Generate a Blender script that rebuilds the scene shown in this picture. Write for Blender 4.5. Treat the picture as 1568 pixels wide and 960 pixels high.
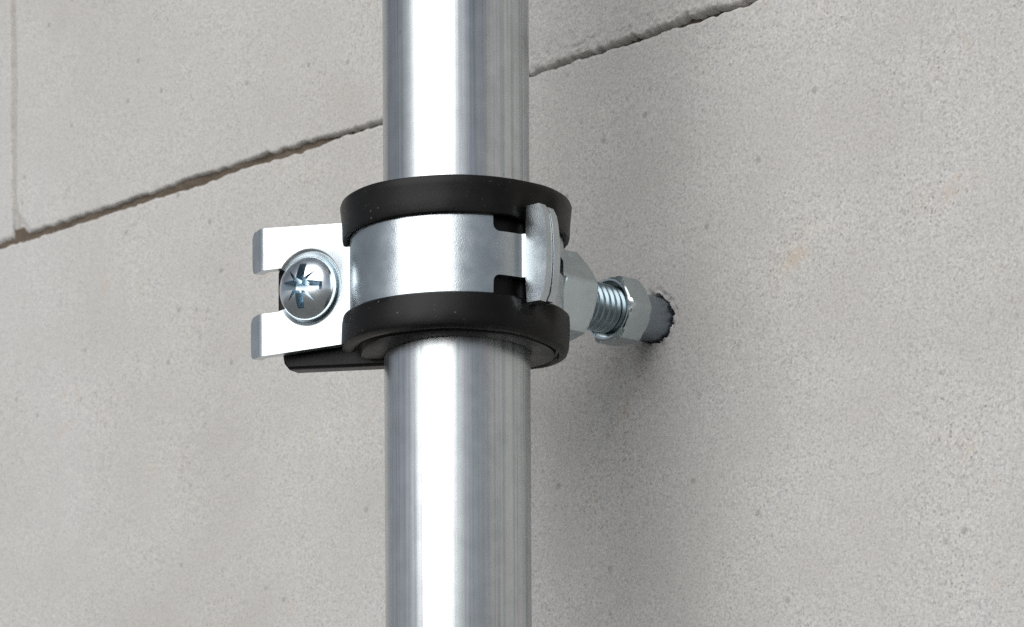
import bpy, bmesh, math, random
from mathutils import Vector, noise, Matrix
from mathutils.geometry import tessellate_polygon
R = math.radians
S = 0.001                       # everything below is laid out in millimetres
random.seed(4)
for o in list(bpy.data.objects): bpy.data.objects.remove(o)
sc = bpy.context.scene
col = sc.collection

# ------------------------------------------------------------------ camera
F, HOR = 3200.0, 1213.0          # focal length and horizon row, in pixels of a 1568-wide frame
CX, CY, CZ = 8.5, -323.0, -79.2  # camera position, mm, from the pipe axis / clamp middle
cd = bpy.data.cameras.new('camera'); cam = bpy.data.objects.new('camera', cd); col.objects.link(cam)
cam.location = (CX*S, CY*S, CZ*S); cam.rotation_euler = (R(90), R(0.3), 0)
CX_ROLL = -0.4
cam.location.x += CX_ROLL*S
cd.sensor_width = 36; cd.lens = 36*F/1568
cd.shift_x = 0.0; cd.shift_y = (HOR-480)/1568
cd.clip_start = 0.01; cd.clip_end = 200
cd.dof.use_dof = True; cd.dof.focus_distance = 0.318; cd.dof.aperture_fstop = 64
sc.camera = cam
sc.cycles.use_denoising = False

# ------------------------------------------------------------------ light: overcast with a broad bright sky
SUN_AZ, SUN_EL = 33.0, 30.0      # azimuth left of straight-behind-the-camera, elevation
a, e = R(SUN_AZ), R(SUN_EL)
sv = Vector((-math.sin(a)*math.cos(e), -math.cos(a)*math.cos(e), math.sin(e)))
w = bpy.data.worlds.new('World'); sc.world = w; w.use_nodes = True
nt = w.node_tree; bg = nt.nodes['Background']
sky = nt.nodes.new('ShaderNodeTexSky'); sky.sky_type = 'NISHITA'; sky.sun_disc = False
sky.sun_elevation = e; sky.sun_rotation = math.atan2(sv.x, sv.y)
sky.air_density = 0.55; sky.dust_density = 0.6; sky.ozone_density = 1.0
hs = nt.nodes.new('ShaderNodeHueSaturation'); hs.inputs['Saturation'].default_value = 0.28   # thin cloud: a greyer sky
nt.links.new(sky.outputs[0], hs.inputs['Color']); nt.links.new(hs.outputs[0], bg.inputs[0]); bg.inputs[1].default_value = 0.05
sl = bpy.data.lights.new('sun', 'SUN'); sl.energy = 1.5; sl.angle = R(66); sl.color = (1.0, 0.985, 0.965)
so = bpy.data.objects.new('sun', sl); col.objects.link(so)
so.rotation_euler = sv.to_track_quat('Z', 'Y').to_euler(); so.location = sv*2
vs = sc.view_settings; vs.view_transform = 'Standard'; vs.look = 'None'; vs.gamma = 1; vs.use_curve_mapping = False
vs.exposure = 0.83

# ------------------------------------------------------------------ helpers
def link(name, verts, faces, mat, parent=None, smooth=35, scale=S):
    m = bpy.data.meshes.new(name)
    m.from_pydata([tuple(c*scale for c in v) for v in verts], [], faces)
    bm = bmesh.new(); bm.from_mesh(m)
    bmesh.ops.remove_doubles(bm, verts=bm.verts, dist=1e-6)
    bmesh.ops.recalc_face_normals(bm, faces=bm.faces)
    bm.to_mesh(m); bm.free()
    if smooth is not None:
        m.polygons.foreach_set('use_smooth', [True]*len(m.polygons))
        m.set_sharp_from_angle(angle=R(smooth))
    m.materials.append(mat)
    o = bpy.data.objects.new(name, m); col.objects.link(o)
    if parent: o.parent = parent
    return o
def bevel(o, w_, seg=2, ang=40):
    b = o.modifiers.new('bevel', 'BEVEL'); b.width = w_*S; b.segments = seg
    b.limit_method = 'ANGLE'; b.angle_limit = R(ang); b.harden_normals = False
    return o
def thing(name, label, cat, loc=(0, 0, 0)):
    o = bpy.data.objects.new(name, None); col.objects.link(o); o.empty_display_size = 0.01
    o.location = [c*S for c in loc]; o['label'] = label; o['category'] = cat
    return o
def shell(mid, nrm, t):
    """closed plate round a grid of mid-surface points; nrm is one normal per row"""
    n, m = len(mid), len(mid[0]); V = []; Fc = []
    for sgn in (1, -1):
        for i in range(n):
            for p in mid[i]:
                V.append(tuple(p[k]+sgn*t/2*nrm[i][k] for k in range(3)))
    o2 = n*m
    for i in range(n-1):
        for j in range(m-1):
            a0 = i*m+j
            Fc.append((a0, a0+1, a0+m+1, a0+m)); Fc.append((o2+a0, o2+a0+m, o2+a0+m+1, o2+a0+1))
    def side(i0, i1): Fc.append((i0, i1, o2+i1, o2+i0))
    for i in range(n-1):
        side(i*m, (i+1)*m); side(i*m+m-1, (i+1)*m+m-1)
    for j in range(m-1):
        side(j, j+1); side((n-1)*m+j, (n-1)*m+j+1)
    return V, Fc
def lathe(prof, seg=64, axis=None, origin=(0, 0, 0), closed=False):
    """prof: (radius, distance along the axis)"""
    axis = Vector(axis or (0, 0, 1)).normalized()
    u = Vector((0, 0, 1)).cross(axis) if abs(axis.z) < .9 else Vector((1, 0, 0))
    u.normalize(); v = axis.cross(u); org = Vector(origin); V = []; Fc = []
    m = len(prof)
    for k in range(seg):
        an = 2*math.pi*k/seg
        d = u*math.cos(an)+v*math.sin(an)
        for r_, h in prof: V.append(tuple(org+d*r_+axis*h))
    for k in range(seg):
        k2 = (k+1) % seg
        for j in range(m if closed else m-1):
            j2 = (j+1) % m
            Fc.append((k*m+j, k*m+j2, k2*m+j2, k2*m+j))
    return V, Fc
def px_on(px, py, q, n):
    """the point of the plane (q, n) that stands where the photograph's pixel shows it"""
    X, Y = (px-784)/F, (HOR-py)/F; ro = cam.rotation_euler.y
    d = Vector((X*math.cos(ro)+Y*math.sin(ro), 1.0, Y*math.cos(ro)-X*math.sin(ro))); c = Vector((CX+CX_ROLL, CY, CZ))
    t = (Vector(q)-c).dot(Vector(n))/d.dot(Vector(n))
    return c+d*t
def ring(th, r_): return (r_*math.sin(th), -r_*math.cos(th))
def fbm(x, y, z, o_=3): return noise.fractal(Vector((x, y, z)), 1.0, 2.0, o_)

# ------------------------------------------------------------------ materials
def mat(name):
    m = bpy.data.materials.new(name); m.use_nodes = True
    t = m.node_tree; b = t.nodes['Principled BSDF']
    return m, t, b
def N(t, kind, **kw):
    n = t.nodes.new(kind)
    for k, v in kw.items():
        if k.startswith('i_'): n.inputs[k[2:].replace('_', ' ')].default_value = v
        else: setattr(n, k, v)
    return n
def coords(t, scale=(1, 1, 1)):
    c = N(t, 'ShaderNodeTexCoord'); mp = N(t, 'ShaderNodeMapping'); mp.inputs['Scale'].default_value = scale
    t.links.new(c.outputs['Object'], mp.inputs['Vector']); return mp.outputs[0]
def ntex(t, vec, scale, detail=3, rough=.5):
    n = N(t, 'ShaderNodeTexNoise'); n.inputs['Scale'].default_value = scale
    n.inputs['Detail'].default_value = detail; n.inputs['Roughness'].default_value = rough
    t.links.new(vec, n.inputs['Vector']); return n
def ramp(t, src, stops):
    r_ = N(t, 'ShaderNodeValToRGB'); cr = r_.color_ramp
    while len(cr.elements) < len(stops): cr.elements.new(.5)
    for el, (p, c) in zip(cr.elements, stops):
        el.position = p; el.color = (*c, 1) if len(c) == 3 else c
    t.links.new(src, r_.inputs[0]); return r_.outputs[0]
def g(v): return (v, v, v)
def mix(t, a_, b_, f, blend='MIX'):
    m = N(t, 'ShaderNodeMix', data_type='RGBA', blend_type=blend)
    for sk, val in ((m.inputs[6], a_), (m.inputs[7], b_), (m.inputs[0], f)):
        if hasattr(val, 'node'): t.links.new(val, sk)
        elif isinstance(val, (int, float)): sk.default_value = val
        else: sk.default_value = (*val, 1)
    return m.outputs[2]
def bump(t, b, h, dist, strength=1.0, prev=None):
    n = N(t, 'ShaderNodeBump'); n.inputs['Distance'].default_value = dist; n.inputs['Strength'].default_value = strength
    t.links.new(h, n.inputs['Height'])
    if prev: t.links.new(prev, n.inputs['Normal'])
    t.links.new(n.outputs[0], b.inputs['Normal']); return n.outputs[0]

def zinc(name, base=(.78, .81, .84), rough=(.24, .36), streak=None, grain=7000, gd=6e-6, tint=.0):
    m, t, b = mat(name)
    b.inputs['Metallic'].default_value = 1
    v = coords(t); gr = ntex(t, v, grain, 2); lo = ntex(t, v, 350, 4)
    c = ramp(t, lo.outputs[0], [(.34, tuple(x*.91 for x in base)), (.6, base), (.72, tuple(x*1.04 for x in base))])
    if streak:
        vs_ = coords(t, streak); st = ntex(t, vs_, 1, 4, .6)
        c = mix(t, c, ramp(t, st.outputs[0], [(.32, (.52, .54, .57)), (.45, (.94, .96, .98)), (.5, (1, 1, 1)), (.58, (.80, .83, .86)), (.70, (.60, .63, .67))]), .75, 'MULTIPLY')
        s2 = ntex(t, coords(t, tuple(x*1.7 for x in streak)), 1, 2)
        hue = ramp(t, s2.outputs[0], [(.36, (1, 1, 1)), (.44, (.93, 1, .97)), (.50, (1, .93, 1)), (.56, (.94, .97, 1)), (.64, (1, .98, .93)), (.74, (1, 1, 1))])
        c = mix(t, c, hue, .9, 'MULTIPLY')
        vp = N(t, 'ShaderNodeTexVoronoi'); vp.inputs['Scale'].default_value = 260; t.links.new(coords(t, (1, 1, .6)), vp.inputs['Vector'])
        spk = ramp(t, vp.outputs['Distance'], [(0, g(1)), (.05, g(.8)), (.09, g(0))]); sg = ramp(t, vp.outputs['Color'], [(.70, g(0)), (.74, g(1))])
        c = mix(t, c, (.16, .15, .14), mix(t, (0, 0, 0), mix(t, spk, sg, 1.0, 'MULTIPLY'), .75))
        smu = ntex(t, coords(t, (60, 60, 28)), 1, 4, .6)
        c = mix(t, c, ramp(t, smu.outputs[0], [(.35, (.88, .885, .89)), (.6, (1, 1, 1))]), .5, 'MULTIPLY')
        rr = ramp(t, st.outputs[0], [(.3, g(rough[1])), (.7, g(rough[0]))])
        hb = mix(t, gr.outputs[0], st.outputs[0], .55)
        bump(t, b, hb, gd)
    else:
        rr = ramp(t, lo.outputs[0], [(.3, g(rough[0])), (.7, g(rough[1]))])
        bump(t, b, gr.outputs[0], gd)
    t.links.new(c, b.inputs['Base Color']); t.links.new(rr, b.inputs['Roughness'])
    return m
M_PIPE = zinc('galvanised_pipe', (.64, .66, .66), (.24, .36), (900, 900, 5), 5200, 9e-6)
M_BAND = zinc('zinc_plate', (.50, .545, .565), (.20, .30), None, 5200, 1.4e-5)
M_EAR = zinc('zinc_ear', (.62, .67, .69), (.22, .30), None, 5200, 5e-6)
M_NUT = zinc('zinc_nut', (.52, .59, .605), (.14, .24), None, 3000, 1e-6)
M_THREAD = zinc('blue_zinc_thread', (.29, .37, .41), (.24, .34), None, 3500, 4e-6)
M_SHANK = zinc('dull_zinc_shank', (.30, .345, .39), (.28, .42), None, 1500, 6e-6)
M_SCREW = zinc('bright_zinc_screw', (.74, .81, .86), (.18, .28), None, 900, 5e-6)
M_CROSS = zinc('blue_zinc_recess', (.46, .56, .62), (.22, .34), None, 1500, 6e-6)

def rubber():
    m, t, b = mat('black_rubber')
    v = coords(t); lo = ntex(t, v, 160, 4); fi = ntex(t, v, 2600, 3)
    base = ramp(t, lo.outputs[0], [(.35, (.0025, .0025, .0028)), (.7, (.006, .0055, .0055))])
    vo = N(t, 'ShaderNodeTexVoronoi'); vo.inputs['Scale'].default_value = 900; t.links.new(v, vo.inputs['Vector'])
    sp = ramp(t, vo.outputs['Distance'], [(.0, g(1)), (.10, g(.6)), (.16, g(0))])
    gate = ramp(t, vo.outputs['Color'], [(.74, g(0)), (.78, g(1))])
    dust = mix(t, sp, gate, 1.0, 'MULTIPLY')
    v2 = N(t, 'ShaderNodeTexVoronoi'); v2.inputs['Scale'].default_value = 1900; t.links.new(v, v2.inputs['Vector'])
    d2 = mix(t, ramp(t, v2.outputs['Distance'], [(0, g(1)), (.18, g(.6)), (.28, g(0))]), ramp(t, v2.outputs['Color'], [(.66, g(0)), (.70, g(1))]), 1.0, 'MULTIPLY')
    base = mix(t, base, (.085, .08, .072), mix(t, (0, 0, 0), mix(t, d2, ramp(t, lo.outputs[0], [(.45, g(0)), (.65, g(1))]), 1.0, 'MULTIPLY'), .75))
    base = mix(t, base, (.030, .027, .023), ramp(t, ntex(t, v, 70, 5, .65).outputs[0], [(.50, g(0)), (.72, g(.22))]))
    c = mix(t, base, (.22, .21, .19), mix(t, (0, 0, 0), dust, .5))
    t.links.new(c, b.inputs['Base Color'])
    t.links.new(ramp(t, lo.outputs[0], [(.3, g(.33)), (.7, g(.45))]), b.inputs['Roughness'])
    b.inputs['Specular IOR Level'].default_value = .21
    bump(t, b, fi.outputs[0], 2.5e-5, .6)
    return m
M_RUB = rubber()

def concrete(name, tone=(.515, .506, .489), rough_band=False):
    m, t, b = mat(name)
    v = coords(t)
    big = ntex(t, v, 14, 4, .55); mid = ntex(t, v, 60, 4); gra = ntex(t, v, 2300, 2.5, .65); fin = ntex(t, v, 4600, 2)
    c = ramp(t, big.outputs[0], [(.34, (tone[0]*.935, tone[1]*.93, tone[2]*.92)), (.5, tone), (.66, (tone[0]*1.05, tone[1]*1.055, tone[2]*1.07))])
    c = mix(t, c, ramp(t, mid.outputs[0], [(.3, (.95, .945, .94)), (.6, (1, 1, 1)), (.75, (1.0, .985, .96))]), 1.0, 'MULTIPLY')
    c = mix(t, c, ramp(t, gra.outputs[0], [(.30, (.50, .50, .51)), (.42, (.87, .87, .87)), (.52, (1, 1, 1)), (.66, (1.20, 1.19, 1.18))]), .5, 'MULTIPLY')
    # sand: every grain its own tone
    vg = N(t, 'ShaderNodeTexVoronoi'); vg.inputs['Scale'].default_value = 2500; t.links.new(v, vg.inputs['Vector'])
    c = mix(t, c, ramp(t, vg.outputs['Color'], [(.12, (.70, .70, .71)), (.35, (.93, .93, .93)), (.62, (1.0, 1.0, 1.0)), (.86, (1.16, 1.15, 1.13))]), ramp(t, mid.outputs[0], [(.35, g(.28)), (.65, g(.68))]), 'MULTIPLY')
    # scattered pits
    vp = N(t, 'ShaderNodeTexVoronoi'); vp.inputs['Scale'].default_value = 210; t.links.new(v, vp.inputs['Vector'])
    pit = mix(t, ramp(t, vp.outputs['Distance'], [(0, g(1)), (.09, g(.8)), (.15, g(0))]), ramp(t, vp.outputs['Color'], [(.80, g(0)), (.84, g(1))]), 1.0, 'MULTIPLY')
    c = mix(t, c, (.20, .19, .18), mix(t, (0, 0, 0), pit, .5))
    # dark mineral grains
    vo = N(t, 'ShaderNodeTexVoronoi'); vo.inputs['Scale'].default_value = 1300; t.links.new(v, vo.inputs['Vector'])
    sp = ramp(t, vo.outputs['Distance'], [(.0, g(1)), (.22, g(.8)), (.34, g(0))])
    gate = ramp(t, vo.outputs['Color'], [(.74, g(0)), (.80, g(1))])
    dens = ramp(t, mid.outputs[0], [(.38, g(.05)), (.68, g(1))])
    f = mix(t, mix(t, sp, gate, 1.0, 'MULTIPLY'), dens, 1.0, 'MULTIPLY')
    c = mix(t, c, (.17, .165, .165), mix(t, (0, 0, 0), f, .62))
    # ochre stains
    stn = ntex(t, v, 55, 4, .75); f2 = ramp(t, stn.outputs[0], [(.62, g(0)), (.80, g(.5))])
    c = mix(t, c, (.50, .36, .22), f2)
    t.links.new(c, b.inputs['Base Color']); b.inputs['Roughness'].default_value = .92
    b.inputs['Specular IOR Level'].default_value = .2
    h = mix(t, gra.outputs[0], fin.outputs[0], .3)
    h = mix(t, h, g(0), mix(t, (0, 0, 0), f, .6)); h = mix(t, h, (-1.2, -1.2, -1.2), pit)
    n1 = bump(t, b, h, 1.3e-4, .3)
    bump(t, b, ntex(t, v, 240, 3).outputs[0], 4e-4, .12, n1)
    return m
M_CON = concrete('pale_concrete')
M_MORT = concrete('mortar', (.125, .10, .077)); M_MORT2 = concrete('pale_mortar', (.42, .40, .375))

# ------------------------------------------------------------------ wall
PHI = R(43.5)                                    # heading of the wall's inward normal, right of straight ahead
WN = Vector((math.sin(PHI), math.cos(PHI), 0)); WR = Vector((math.cos(PHI), -math.sin(PHI), 0))
STUD_AZ = R(47); SN = Vector((math.sin(STUD_AZ), math.cos(STUD_AZ), 0))
STUD_Z = 0.6
T_WALL = 44.3                                  # along the stud
WQ = SN*T_WALL+Vector((0, 0, STUD_Z))          # where the stud enters: the wall's own origin
pj = px_on(585, 184.5, WQ, WN); ZJ = pj.z-WQ.z   # bed joint height
pj2 = px_on(19, 200, WQ, WN); SJ = (pj2-WQ).dot(WR)   # head joint, along the wall
wall = thing('block_wall', 'pale grey concrete block wall with dark irregular joints behind the pipe', 'wall', WQ)
wall.rotation_euler = (0, 0, -PHI)             # local x along the wall, y into it, z up
BW, BH, GAP = 500.0, 240.0, 1.4

def lines(lo, hi, fine, marks):
    """grid lines between lo and hi: finely spaced within each (centre, half width, step) mark"""
    xs = {lo, hi}
    x = lo
    while x < hi: xs.add(round(x, 3)); x += fine
    for c, hw, st in marks:
        k = -hw
        while k <= hw:
            if lo < c+k < hi: xs.add(round(c+k, 3))
            k += st
    xs = sorted(xs); out = [xs[0]]
    for x in xs[1:]:
        if x-out[-1] > .12: out.append(x)
    if out[-1] != hi: out[-1] = hi
    return out
HOLE_R = 4.0
def hole_r(an): return HOLE_R+.45*noise.noise(Vector((math.cos(an)*2.2, math.sin(an)*2.2, 3)))+.18*noise.noise(Vector((math.cos(an)*5, math.sin(an)*5, 9)))
def block_face(name, x0, x1, z0, z1, seed, xs, zs, rnd, ragged, hole=False, rough=None):
    """rnd: edge rounding (left, right, bottom, top); ragged: edge wander in mm, same order"""
    V = []; Fc = []; n, m = len(xs), len(zs)
    for x in xs:
        for z in zs:
            el = ragged[0]*fbm(z*.10, seed, 1); er = ragged[1]*fbm(z*.10, seed, 2)
            eb = ragged[2]*(1.0*fbm(x*.06, seed, 3)+.6*fbm(x*.36, seed, 5, 5)+(.9*fbm(x*.8, seed, 6, 4)*max(0, min(1, (x+95)/30)) if rough else 0)); et = ragged[3]*(.9*fbm(x*.06, seed, 4)+.75*fbm(x*.38, seed, 6, 5))
            dxl, dxr, dzb, dzt = x-x0, x1-x, z-z0, z1-z
            if rough: eb += .36-.90*max(0, min(1, (x+95)/30))
            X = x+el*max(0, 1-dxl/8)-er*max(0, 1-dxr/8)
            Z = z+eb*max(0, 1-dzb/5)-et*max(0, 1-dzt/5)
            y = .10*fbm(x*.02, z*.02, seed)+.05*fbm(x*.12, z*.12, seed+7)
            for d, r_ in ((dxl, rnd[0]), (dxr, rnd[1]), (dzb, rnd[2]), (dzt, rnd[3])):
                rr = r_*(1+.45*noise.noise(Vector((x*.07, z*.07, seed+11))))
                if d < rr: y += rr-math.sqrt(max(0, rr*rr-(rr-d)**2))
            if rough:
                k = rough(x, z)
                if k > 0: y += k*(.24*fbm(x*.8, z*.8, 3.3, 4)+.40*noise.noise(Vector((x*1.9, z*1.9, 8))))-k*.12
            if rnd[2] == .8 and dxl+dzb < 8: y += .30*(8-dxl-dzb)*(1+.5*noise.noise(Vector((x, z, 5))))
            if hole:
                rad = math.hypot(X, Z)
                hr = hole_r(math.atan2(Z, X))
                if rad < hr: y += 14*min(1, (hr-rad)/.25)
                elif rad < hr+1.2: y += .9*(1-(rad-hr)/1.2)**.7*max(0, .35+1.3*noise.noise(Vector((X*.9, Z*.9, 2))))+.15*noise.noise(Vector((X*2.5, Z*2.5, 4)))
            V.append((X, y, Z))
    for i in range(n-1):
        for j in range(m-1):
            a0 = i*m+j; Fc.append((a0, a0+m, a0+m+1, a0+1))
    # returns (the block's sides go back into the wall) and the back face
    rim = [i*m for i in range(n)]+[(n-1)*m+j for j in range(1, m)]+[i*m+m-1 for i in range(n-2, -1, -1)]+[j for j in range(m-2, 0, -1)]
    b0 = len(V)
    for k in rim: V.append((V[k][0], 100.0, V[k][2]))
    L = len(rim)
    for k in range(L): Fc.append((rim[k], rim[(k+1) % L], b0+(k+1) % L, b0+k))
    Fc.append(tuple(range(b0, b0+L)))
    return link(name, V, Fc, M_CON, wall, 50)
XW = (-262, 108)                                  # stretch of wall in the photograph, with a margin
lx = lambda lo, hi: lines(lo, hi, 40, [((XW[0]+XW[1])/2, (XW[1]-XW[0])/2, 1.2)])
mort_top = ZJ
# lower block (hole for the stud), upper right block, upper left block
low_x0 = SJ+60-BW/2-90; low_x0 = -330.0
zl0 = ZJ-BH; zl1 = ZJ-.6
block_face('block', low_x0, low_x0+BW, zl0, zl1, 3,
           lines(low_x0, low_x0+BW, 25, [(-77, 185, 1.4), (-77, 185, .6), (0, 6.5, .22)]),
           lines(zl0, zl1, 9, [(0, 6.5, .22), (zl1, 2.5, .22), (zl1, 6, .5)]), (2, 2, 2, .6), (.5, .5, .5, .6), hole=True)
zu0 = ZJ+.6; zu1 = ZJ+BH
def rough_up(x, z):
    if x < -75: return 0
    return min(1, (x+75)/25)*max(0, 1-(z-zu0)/(9+5*noise.noise(Vector((x*.05, 1, 1)))))
block_face('block', SJ+.35, SJ+BW, zu0, zu1, 8,
           lines(SJ+.35, SJ+BW, 25, [(-77, 185, 1.4), (-77, 185, .6), (SJ+.5, 3, .3)]),
           lines(zu0, zu1, 9, [(zu0, 3, .22), (zu0, 14, .5)]), (2.2, 2, .8, 2), (.5, .5, .6, .5), rough=rough_up)
block_face('block', SJ-BW, SJ-.35, zu0, zu1, 14,
           lines(SJ-BW, SJ-.35, 25, [(SJ-20, 20, .6), (SJ-.5, 3, .3)]),
           lines(zu0, zu1, 9, [(zu0, 3, .22), (zu0, 10, .6)]), (2, 1.0, 1.6, 2), (.5, .35, .6, .5))
# the rest of the wall just beyond the frame: plain blocks in running bond
def plain_block(x0, z0, me=[None]):
    if me[0] is None:
        bm = bmesh.new(); bmesh.ops.create_cube(bm, size=1)
        for v in bm.verts: v.co = Vector(((v.co.x+.5)*(BW-1.5), (v.co.y+.5)*100, (v.co.z+.5)*(BH-1.5)))*S
        bmesh.ops.bevel(bm, geom=bm.edges, offset=1.5*S, segments=2, affect='EDGES')
        m_ = bpy.data.meshes.new('block'); bm.to_mesh(m_); bm.free(); m_.materials.append(M_CON); me[0] = m_
    o = bpy.data.objects.new('block', me[0]); col.objects.link(o); o.parent = wall
    o.location = (x0*S, 0, z0*S)
for k in (-2, -1, 1, 2): plain_block(low_x0+k*BW+.75, zl0)
for k in (-2, 1): plain_block(SJ+k*BW+.75, zu0)
for row, off in ((1, low_x0), (-2, SJ), (-3, low_x0)):
    for k in (-2, -1, 0, 1): plain_block(off+k*BW+.75, ZJ+row*BH+(.75 if row > 0 else 0))
# mortar filling the joints, set back from the faces
def mortar():
    V = []; Fc = []
    xs = lines(-700, 500, 60, [(-77, 190, .8)])
    zs = [-3.0, -1.6, -1.1, -.7, -.35, 0, .35, .7, 1.1, 1.6, 3.0]
    for x in xs:
        sh = 1.0+1.1*max(0, min(1, (x+95)/30))   # deeper in the open crack to the right of the pipe
        for z in zs:
            V.append((x, sh+.55*fbm(x*.12, z*.2, 4, 3)+.35*noise.noise(Vector((x*.7, z*.9, 6))), ZJ+z))
    m = len(zs)
    for i in range(len(xs)-1):
        for j in range(m-1):
            a0 = i*m+j; Fc.append((a0, a0+m, a0+m+1, a0+1))
    bed = link('mortar', V, Fc, M_MORT, wall, 60); V = []; Fc = []
    b0 = 0
    zs2 = lines(ZJ, ZJ+BH, 12, [(ZJ, 110, .7)])
    xs2 = [SJ-3, SJ-1.2, SJ-.6, SJ-.2, SJ+.2, SJ+.6, SJ+1.2, SJ+3]
    for z in zs2:
        for x in xs2:
            cl = math.exp(-((z-ZJ)/7.0)**2)
            V.append((x, .30+.25*fbm(z*.15, x*.3, 2, 3)+.2*noise.noise(Vector((x*.9, z*.7, 1)))+.8*cl, z))
    m2 = len(xs2)
    for i in range(len(zs2)-1):
        for j in range(m2-1):
            a0 = b0+i*m2+j; Fc.append((a0, a0+1, a0+m2+1, a0+m2))
    return link('mortar', V, Fc, M_MORT2, wall, 60)
mortar()

# pale ground at the foot of the wall (below the picture; it sends light back up)
gm, gt, gb = mat('pale_gravel')
gn = ntex(gt, coords(gt), 60, 5)
gt.links.new(ramp(gt, gn.outputs[0], [(.3, (.15, .147, .14)), (.7, (.26, .255, .24))]), gb.inputs['Base Color']); gb.inputs['Roughness'].default_value = .95
GZ = ZJ+STUD_Z-3*BH+2
gro = link('ground', [(-60000, -60000, GZ), (60000, -60000, GZ), (60000, 60000, GZ), (-60000, 60000, GZ)], [(0, 1, 2, 3)], gm, None, None)
gro['kind'] = 'structure'
# ------------------------------------------------------------------ pipe
PR = 11.3
pipe = thing('steel_pipe', 'upright shiny galvanised steel pipe running through the rubber-lined clamp', 'pipe', (0, 0, -420))
V, Fc = lathe([(PR, 0), (PR, 60), (PR, 250), (PR, 420), (PR, 600), (PR, 1000), (PR-1.5, 1000), (PR-1.5, 0)], 160, closed=True)
link('tube', V, Fc, M_PIPE, pipe, 40)

# ------------------------------------------------------------------ clamp
clamp = thing('pipe_clamp', 'two-piece zinc pipe clamp with black rubber lining and screw gripping the pipe', 'pipe clamp')
RM, TH = 15.75, 1.5
ZT, ZB = 6.4, -6.05
BETA = R(26); ED = Vector((-math.cos(BETA), math.sin(BETA), 0)); EN = Vector((-math.sin(BETA), -math.cos(BETA), 0))
qx, qy = ring(R(-90), 16.3); EQ = Vector((qx, qy-.2, 0))
NJ = 12
def band_rows(spec):
    mid = []; nrm = []
    for (x, y), (nx, ny), lo, hi in spec:
        mid.append([(x, y, lo+(hi-lo)*j/NJ) for j in range(NJ+1)]); nrm.append((nx, ny, 0))
    return mid, nrm
# front half: ring arc, neck between two slots, T-head bent outward
TH0, TH1 = R(-92), R(35)
spec = []
def front_z(th):
    s0 = R(20.5); s = (th-s0)*16.0
    if s < 0: return ZB, ZT
    k = 1.0-math.sqrt(max(0, 1-(1-min(1, s))**2))
    return -2.9-1.0*k, 3.5+1.0*k
for k in range(41):
    th = TH0+(R(20.4)-TH0)*k/40
    spec.append((ring(th, RM), ring(th, 1), ZB, ZT))
for dth in (0, .3, .8, 1.5, 2.4, 3.6, 5, 7, 9, 11, 13, TH1*180/math.pi-20.5):
    th = R(20.5+dth); lo, hi = front_z(th); spec.append((ring(th, RM), ring(th, 1), lo, hi))
c0 = Vector(ring(TH1, RM)); tan = Vector((math.cos(TH1), math.sin(TH1))); out = Vector(ring(TH1, 1))
BR = 1.7
cen = c0+out*BR
TURN = R(74)
for k in range(1, 9):
    an = TURN*k/8
    d = -out*math.cos(an)+tan*math.sin(an); p = cen+d*BR; nn = -d
    spec.append(((p.x, p.y), (nn.x, nn.y), -2.9, 3.5))
d = -out*math.cos(TURN)+tan*math.sin(TURN); pe = cen+d*BR; nn = -d
run = (out*math.sin(TURN)+tan*math.cos(TURN)).normalized()
mid, nrm = band_rows(spec)
HL = 3.8                                         # T-head reach beyond the bend
hz0, hz1 = -6.7, 7.6
for k, f in enumerate((0.0, .12, .3, .55, .8, 1.0)):
    row = []
    for j in range(NJ+1):
        u = j/NJ; z = hz0+(hz1-hz0)*u; c = 2*u-1
        reach = HL*(1-.20*c*c-.14*abs(c)**10)
        z2 = z if f > 0 else z
        s_ = -.25+(reach+.25)*f+(.35*c*c*(1-f))
        p = pe+run*s_
        row.append((p.x, p.y, z2))
    mid.append(row); nrm.append((nn.x, nn.y, 0))
V, Fc = shell(mid, nrm, TH)
bevel(link('front_band', V, Fc, M_BAND, clamp, 40), .28, 3, 42)
# rear half: outward flange lying against the T-head, then round the back
base = pe+tan*(TH+.16)
mid = []; nrm = []
tip = 3.4
thr = math.atan2(base.x, -base.y)
rad0 = Vector(ring(thr+R(3), 1))
NR = 12
def rear_z(c): return 0
p_in = Vector(ring(thr+R(4.5), RM))
for f in (1.0, .8, .55, .3, .1):
    row = []
    for j in range(NJ+1):
        u = j/NJ; c = 2*u-1; z = -6.6+(7.3+6.6)*u
        reach = (tip+1.3)*(1-.17*c*c-.10*abs(c)**10)
        p = base-run*1.5+run*(reach*f+.35)
        row.append((p.x, p.y, z))
    mid.append(row); nrm.append((-nn.x, -nn.y, 0))
pl = base-run*1.5+run*.7
# blend from the flange into the ring
cB = pl+tan*1.3
for k in range(1, 6):
    an = R(80)*k/6
    d = -tan*math.cos(an)-run*math.sin(an)
    p = cB+d*1.3; zz = (-6.5, 6.6)
    mid.append([(p.x, p.y, zz[0]+(zz[1]-zz[0])*j/NJ) for j in range(NJ+1)]); nrm.append((-d.x, -d.y, 0))
last = cB-run*1.3
th_s = math.atan2(last.x, -last.y)+R(1.5); r_s = last.length
HOLE_TH, HOLE_W = R(80), R(5.2)
ths = [th_s+R(2.2)*k for k in range(int((R(262)-th_s)/R(2.2))+1)]
for th in ths:
    q = min(1, (th-th_s)/R(18)); q = q*q*(3-2*q)
    r_ = r_s+(RM-r_s)*q
    lo, hi = -6.5+.45*q, 6.6-.2*q
    x, y = ring(th, r_)
    mid.append([(x, y, lo+(hi-lo)*j/NJ) for j in range(NJ+1)]); nrm.append((*ring(th, 1), 0))
V, Fc = shell(mid, nrm, TH)
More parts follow.
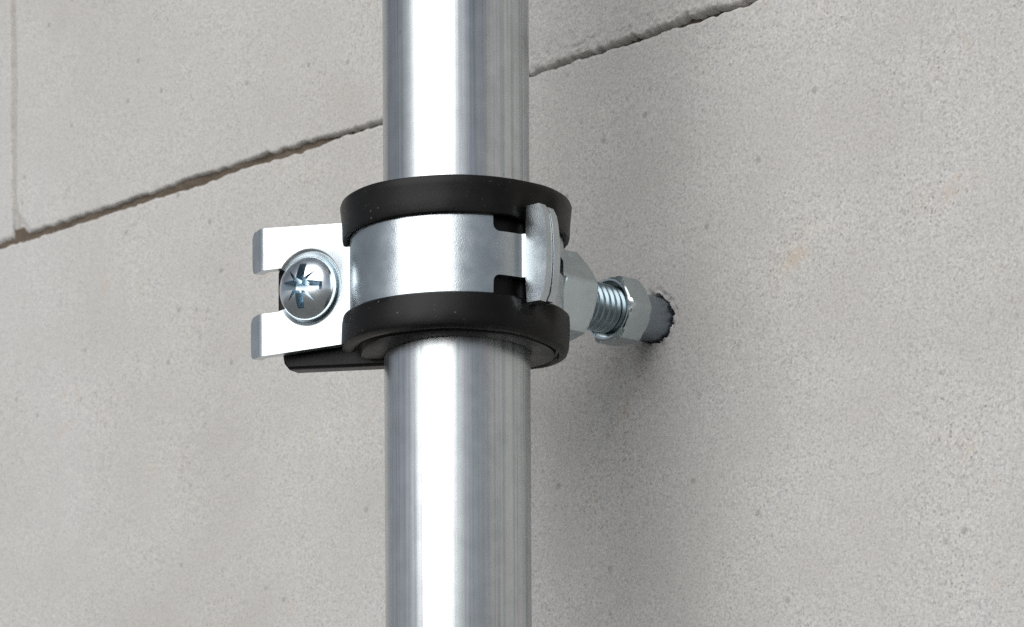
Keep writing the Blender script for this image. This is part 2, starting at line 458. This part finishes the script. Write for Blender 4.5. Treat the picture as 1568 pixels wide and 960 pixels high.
# punch the small rectangular latch hole
hole_faces = set()
rear = link('rear_band', V, Fc, M_BAND, clamp, 40)
def cut(o, cutter):
    m_ = o.modifiers.new('cut', 'BOOLEAN'); m_.operation = 'DIFFERENCE'; m_.solver = 'EXACT'; m_.object = cutter
    bpy.context.view_layer.update()
    dg = bpy.context.evaluated_depsgraph_get()
    me = bpy.data.meshes.new_from_object(o.evaluated_get(dg))
    if len(me.polygons) < 60 and len(o.data.polygons) > 60: print('CUT FAILED', o.name, len(me.polygons))
    o.modifiers.clear(); old = o.data; nm = old.name; o.data = me; bpy.data.meshes.remove(old); me.name = nm
    cm = cutter.data; bpy.data.objects.remove(cutter); bpy.data.meshes.remove(cm)
    me.set_sharp_from_angle(angle=R(40))
def prism(pts, axis, depth, origin, u, v, name='cutter', taper=1.0):
    V = []; n = len(pts)
    for s_, k in ((1, 0), (taper, depth)):
        for x, y in pts: V.append(tuple(origin+u*x*s_+v*y*s_+axis*k))
    Fc = [tuple(range(n)), tuple(range(2*n-1, n-1, -1))]+[(i, (i+1) % n, n+(i+1) % n, n+i) for i in range(n)]
    return V, Fc
hx = Vector((*ring(HOLE_TH, 12), 0)); hr_ = Vector((*ring(HOLE_TH, 1), 0)); ht = Vector((math.cos(HOLE_TH), math.sin(HOLE_TH), 0))
V, Fc = prism([(-3.2, -.1), (3.2, -.1), (3.2, 2.4), (-3.2, 2.4)], hr_, 8, hx, ht, Vector((0, 0, 1)))
cut(rear, link('cutter', V, Fc, M_BAND, None, None))
bevel(rear, .22, 2, 45)

# ear plate: outline laid on its own upright plane
def ear2(px, py):
    p = px_on(px, py, EQ, EN); return ((p-EQ).dot(ED), p.z)
def E3(a_, z_, d_=0): return tuple(EQ+ED*a_+Vector((0, 0, z_))-EN*d_)
SCR = ear2(470.5, 441.0)
RO, RI = 6.2, 5.25
tr = ear2(546, 340); tl = ear2(404, 349.5); ul = ear2(404, 414); ll = ear2(402, 480.5); bl = ear2(402, 545.5); br = ear2(546, 523.5)
nz_u, nz_l = ul[1], ll[1]
au = math.asin((nz_u-SCR[1])/RO); al = math.asin((nz_l-SCR[1])/RO)
xu = SCR[0]+RO*math.cos(au); xl = SCR[0]+RO*math.cos(al)
arc = []
NA = 44
for k in range(NA+1):
    an = au+(2*math.pi+al-au)*k/NA          # from the upper prong round the far (ring) side to the lower prong
    arc.append(an)
outer = [tr, tl, (tl[0], nz_u)]+[(SCR[0]+RO*math.cos(t_), SCR[1]+RO*math.sin(t_)) for t_ in arc]+[(bl[0], nz_l), bl, br]
V = []; Fc = []
ET = 1.5
n = len(outer)
tris = tessellate_polygon([[Vector((x, z, 0)) for x, z in outer]])
for d_ in (0, ET):
    for x, z in outer: V.append(E3(x, z, d_))
for t_ in tris: Fc.append(tuple(t_)); Fc.append(tuple(n+i for i in t_))
arc0 = 3; skip = set(range(arc0, arc0+NA)) | {1, n-3}
for i in range(n):
    if i in skip: continue
    Fc.append((i, (i+1) % n, n+(i+1) % n, n+i))
# pressed dish round the screw
dish = [(RO, 0), (RO-.25, .05), (RO-.55, .28), (RI, .62), (RI-.35, .75), (RI-.9, .78), (RI-2.2, .8)]
m0 = len(V); md = len(dish)
for back in (0, ET):
    for t_ in arc:
        for r_, d_ in dish: V.append(E3(SCR[0]+r_*math.cos(t_), SCR[1]+r_*math.sin(t_), d_+back))
ob = (NA+1)*md
for i in range(NA):
    for j in range(md-1):
        a0 = m0+i*md+j
        Fc.append((a0, a0+1, a0+md+1, a0+md)); Fc.append((ob+a0, ob+a0+md, ob+a0+md+1, ob+a0+1))
    a0 = m0+i*md+md-1; Fc.append((a0, a0+md, ob+a0+md, ob+a0))
for j in range(md-1):
    for i in (0, NA):
        a0 = m0+i*md+j; Fc.append((a0, a0+1, ob+a0+1, ob+a0))
# prong tips, bent back
def tip_grid(a0_, z0_, z1_):
    NT = 20; rad = 1.9; ang = R(36); L = 3.0; base_i = len(V); rows = []
    NZ = 8
    for back in (0, ET):
        for i in range(NT+1):
            sl_ = (rad*ang+L)*(i/NT if i < 8 else (8/NT+(1-8/NT)*math.sin((i-8)/(NT-8)*math.pi/2)))
            f = min(1, sl_/(rad*ang)); al_ = ang*f
            rr = rad-back
            da = rr*math.sin(al_); db = back+ (rr)*(1-math.cos(al_)) if False else None
            # arc about a centre behind the plate
            cen_a, cen_d = a0_, rad+.0
            da = (rad-back)*math.sin(al_); dd = cen_d-(rad-back)*math.cos(al_)
            ex = max(0, sl_-rad*ang); da += ex*math.cos(al_); dd += ex*math.sin(al_)
            ins = 0
            rem = rad*ang+L-sl_
            cr = 1.3
            if rem < cr: ins = cr-math.sqrt(max(0, cr*cr-(cr-rem)**2))
            for j in range(NZ+1):
                z_ = (z0_+ins)+(z1_-z0_-2*ins)*j/NZ
                V.append(E3(a0_+da, z_, dd))
    m_ = NZ+1; o2 = (NT+1)*m_
    for i in range(NT):
        for j in range(NZ):
            q = base_i+i*m_+j; Fc.append((q, q+1, q+m_+1, q+m_)); Fc.append((o2+q, o2+q+m_, o2+q+m_+1, o2+q+1))
        for j in (0, NZ):
            q = base_i+i*m_+j; Fc.append((q, q+m_, o2+q+m_, o2+q))
    for j in range(NZ):
        q = base_i+NT*m_+j; Fc.append((q, q+1, o2+q+1, o2+q))
tip_grid(tl[0], nz_u, tl[1]); tip_grid(bl[0], bl[1], nz_l)
bevel(link('front_ear', V, Fc, M_EAR, clamp, 35), .22, 2, 50)

# screw with a domed cross head
SD = EN.copy()                                    # points out of the plate, towards the camera
SO = EQ+ED*SCR[0]+Vector((0, 0, SCR[1]))-EN*.72
HRAD = 4.95
prof = [(0, -9)]+[(2.9, -9), (2.9, .02), (HRAD-.25, .02), (HRAD, .25), (HRAD+.02, .8), (HRAD-.12, 1.15), (HRAD-.4, 1.42)]
for k in range(1, 13):
    r_ = (HRAD-.4)*(1-k/12); prof.append((max(r_, 0.0), 1.42+1.75*(1-(r_/(HRAD-.4))**2)**.9))
V, Fc = lathe(prof, 72, SD, SO)
Fc = [f for f in Fc]
screw = link('screw', V, Fc, M_SCREW, clamp, 45)
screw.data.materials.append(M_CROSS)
u_ = -ED; v_ = Vector((0, 0, 1))
top = SO+SD*3.6
def cutter_cross():
    V = []; Fc = []
    def add(v, f):
        b0 = len(V); V.extend(v); Fc.extend(tuple(b0+i for i in q) for q in f)
    return add, V, Fc
ROT = R(-4)
cu = u_*math.cos(ROT)+v_*math.sin(ROT); cv = -u_*math.sin(ROT)+v_*math.cos(ROT)
for (uu, vv, dp) in ((cu, cv, 2.9), (cv, -cu, 2.96)):
    V, Fc = prism([(-5.0, -.85), (5.0, -.85), (5.0, .85), (-5.0, .85)], -SD, dp, top+SD*(dp-2.9)*3, uu, vv, taper=.42)
    c_ = link('cutter', V, Fc, M_CROSS, None, None); cut(screw, c_)
V, Fc = prism([(1.15*math.cos(R(45+90*k)), 1.15*math.sin(R(45+90*k))) for k in range(4)]+[], -SD, 2.84, top+SD*.07, cu, cv, taper=.6)
cut(screw, link('cutter', V, Fc, M_CROSS, None, None))
for k in range(4):                                # the four short index notches between the arms
    an = R(45+90*k); uu = cu*math.cos(an)+cv*math.sin(an); vv = -cu*math.sin(an)+cv*math.cos(an)
    V, Fc = prism([(.6, -.42), (3.5, 0.0), (.6, .42)], -SD, 2.0, top, uu, vv, taper=.96)
    cut(screw, link('cutter', V, Fc, M_CROSS, None, None))

# rear ear: metal plate with the rubber pad in front of it
def plate(name, pts, d0, d1, m_, bev):
    n = len(pts); V = [E3(x, z, d0) for x, z in pts]+[E3(x, z, d1) for x, z in pts]
    tris = tessellate_polygon([[Vector((x, z, 0)) for x, z in pts]])
    Fc = [tuple(t_) for t_ in tris]+[tuple(n+i for i in t_) for t_ in tris]+[(i, (i+1) % n, n+(i+1) % n, n+i) for i in range(n)]
    V2, F2 = V, Fc
    return bevel(link(name, V2, F2, m_, clamp, 35), bev, 3, 50)
def earp(px, py, back):
    q = EQ-EN*back; p = px_on(px, py, q, EN); return ((p-EQ).dot(ED), p.z)
pb = [earp(424, 352, 4.4), earp(424, 556, 4.4), earp(434, 568, 4.4), earp(620, 556.5, 4.4), earp(620, 340, 4.4)]
pb = [earp(440, 352, 2.6), earp(424, 420, 2.6), earp(424, 500, 2.6), earp(433, 556, 2.6), earp(441, 566, 2.6), earp(590, 559, 2.6), earp(590, 345, 2.6)]
plate('ear_pad', pb, 2.7, 6.2, M_RUB, .5)
pm = [earp(470, 352, 6.3), earp(470, 556, 6.3), earp(600, 552, 6.3), earp(600, 345, 6.3)]
plate('rear_ear', pm, 6.3, 7.8, M_EAR, .3)

# rubber lining
def lining():
    prof = [(11.32, -11.5), (11.7, -11.7), (14.0, -11.55), (14.8, -11.35), (15.05, -11.2), (15.3, -10.6), (15.6, -10.6), (15.85, -11.0), (16.4, -11.15), (17.1, -11.0),
            (17.6, -10.7), (17.78, -10.1), (17.72, -8.6), (17.62, -7.0), (17.45, -6.1), (17.1, -5.8), (16.6, -5.75),
            (16.56, -6.3), (14.95, -6.35), (14.95, 6.65), (16.56, 6.65), (16.58, 5.95), (17.0, 5.75), (17.35, 5.9), (17.5, 6.5), (17.55, 8.0), (17.75, 9.9), (17.85, 10.75),
            (17.72, 11.1), (17.3, 11.25), (14.5, 11.15), (12.2, 11.2), (11.32, 11.5)]
    V = []; Fc = []; m_ = len(prof)
    A0, A1, NA_ = -91.0, 247.0, 170
    for i in range(NA_+1):
        th = R(A0+(A1-A0)*i/NA_)
        sd, cs = math.sin(th), math.cos(th)
        for r_, z in prof:
            outer_ = max(0, min(1, (r_-13)/3))
            wob = .13*noise.noise(Vector((sd*1.7, cs*1.7, z*.1)))+.05*noise.noise(Vector((sd*6, cs*6, z*.2)))
            rr = r_+outer_*wob; zz = z
            if z < -6.2:
                k = min(1, (-z-6)/5)
                front = max(0, cs)
                zz += k*outer_*(.25*noise.noise(Vector((sd*2, cs*2, 4)))-.9*max(0, sd)**2+.10*front)
                if r_ > 16: rr -= .55*max(0, sd)**3*k
                if r_ < 15 : zz += k*(-.9*max(0, -sd)**3*0+.5*front-.5*max(0, -sd)**2)
            if z > 7: zz += .22*noise.noise(Vector((sd*2, cs*2, 9)))*outer_
            # the loose ends of the lining splay a little
            dl = max(0, 1-(math.degrees(th)-A0)/9)
            if z > 0: rr += .12*dl; zz -= (.5*dl if 5 < z < 6.6 and r_ > 16 else 0)
            else: rr += .15*dl*outer_
            lk = max(0, 1-abs(math.degrees(th)-44)/15)        # pressed in behind the latch
            lk = min(1, lk*2)
            if r_ > 16.4 and -8.4 < z < 8.5: rr -= 1.15*lk
            x, y = ring(th, rr); V.append((x, y, zz))
    for i in range(NA_):
        for j in range(m_):
            j2 = (j+1) % m_; Fc.append((i*m_+j, i*m_+j2, (i+1)*m_+j2, (i+1)*m_+j))
    Fc.append(tuple(range(m_))); Fc.append(tuple(NA_*m_+j for j in range(m_-1, -1, -1)))
    return link('rubber_lining', V, Fc, M_RUB, clamp, 38)
lining()

# hex nuts
def hex_nut(name, t0, t1, RC, clock, bore, m_, parent, cone=0.0, ch=.93):
    u = Vector((0, 0, 1)).cross(SN).normalized(); v = SN.cross(u)
    A = RC*math.cos(math.pi/6); NP = 96; L = t1-t0
    hs = [0, .15, .35, .6, .9, 1.3, L/2, L-1.3, L-.9, L-.6, L-.35, L-.15, L]
    V = []; Fc = []
    cols = [('b', bore, 3.0), ('b', bore+cone, 3.0)] if cone else [('b', bore, 0)]
    if cone: cols.append(('b', bore+cone, 0))
    m2 = len(cols)*2+len(hs)
    org = Vector((0, 0, STUD_Z))
    for k in range(NP):
        an = 2*math.pi*k/NP
        q = (an-clock) % (math.pi/3)-math.pi/6
        rh = min(A/math.cos(q), RC-.12)
        d = u*math.cos(an)+v*math.sin(an)
        ro = []
        for _, r_, dep in cols: ro.append((r_, t0+dep))
        for h in hs:
            dd = min(h, L-h); ro.append((min(rh, A*ch+dd*1.75), t0+h))
        for _, r_, dep in reversed(cols): ro.append((r_, t1-dep))
        for r_, t_ in ro: V.append(tuple(org+d*r_+SN*t_))
    for k in range(NP):
        k2 = (k+1) % NP
        for j in range(m2):
            j2 = (j+1) % m2; Fc.append((k*m2+j, k*m2+j2, k2*m2+j2, k2*m2+j))
    return link(name, V, Fc, m_, parent, 24)
hex_nut('hex_nut', 15.6, 24.2, 7.8, R(52), 4.05, M_NUT, clamp)

# threaded stud, its hex collar and the plain shank that goes into the wall
stud = thing('threaded_stud', 'short zinc threaded stud with hex collar between the clamp and the wall', 'stud')
def thread(t0, t1, rmaj=3.95, rmin=3.42, pitch=1.3):
    u = Vector((0, 0, 1)).cross(SN).normalized(); v = SN.cross(u); org = Vector((0, 0, STUD_Z))
    NP = 64; dz = .09; nz = int((t1-t0)/dz); V = []; Fc = []
    for i in range(nz+1):
        t_ = t0+dz*i
        for k in range(NP):
            an = 2*math.pi*k/NP
            f = (t_/pitch-k/NP) % 1.0
            tri = abs(2*f-1)                        # 1 at the root, 0 at the crest
            r_ = rmin+(rmaj-rmin)*min(1, max(0, (1-tri)*1.35-.12))
            V.append(tuple(org+(u*math.cos(an)+v*math.sin(an))*r_+SN*t_))
    for i in range(nz):
        for k in range(NP):
            k2 = (k+1) % NP; Fc.append((i*NP+k, i*NP+k2, (i+1)*NP+k2, (i+1)*NP+k))
    Fc.append(tuple(range(NP))); Fc.append(tuple(nz*NP+k for k in range(NP)))
    return link('thread', V, Fc, M_THREAD, stud, 60)
thread(18.5, 35.9)
hex_nut('hex_collar', 32.9, 38.4, 5.95, R(60), 4.0, M_NUT, stud, cone=.95, ch=.90)
V, Fc = lathe([(0, 0), (4.0, 0), (4.0, .6), (3.75, .8), (3.75, 14.5), (0, 14.5)], 48, SN, SN*38.3+Vector((0, 0, STUD_Z)))
link('shank', V, Fc, M_SHANK, stud, 30)
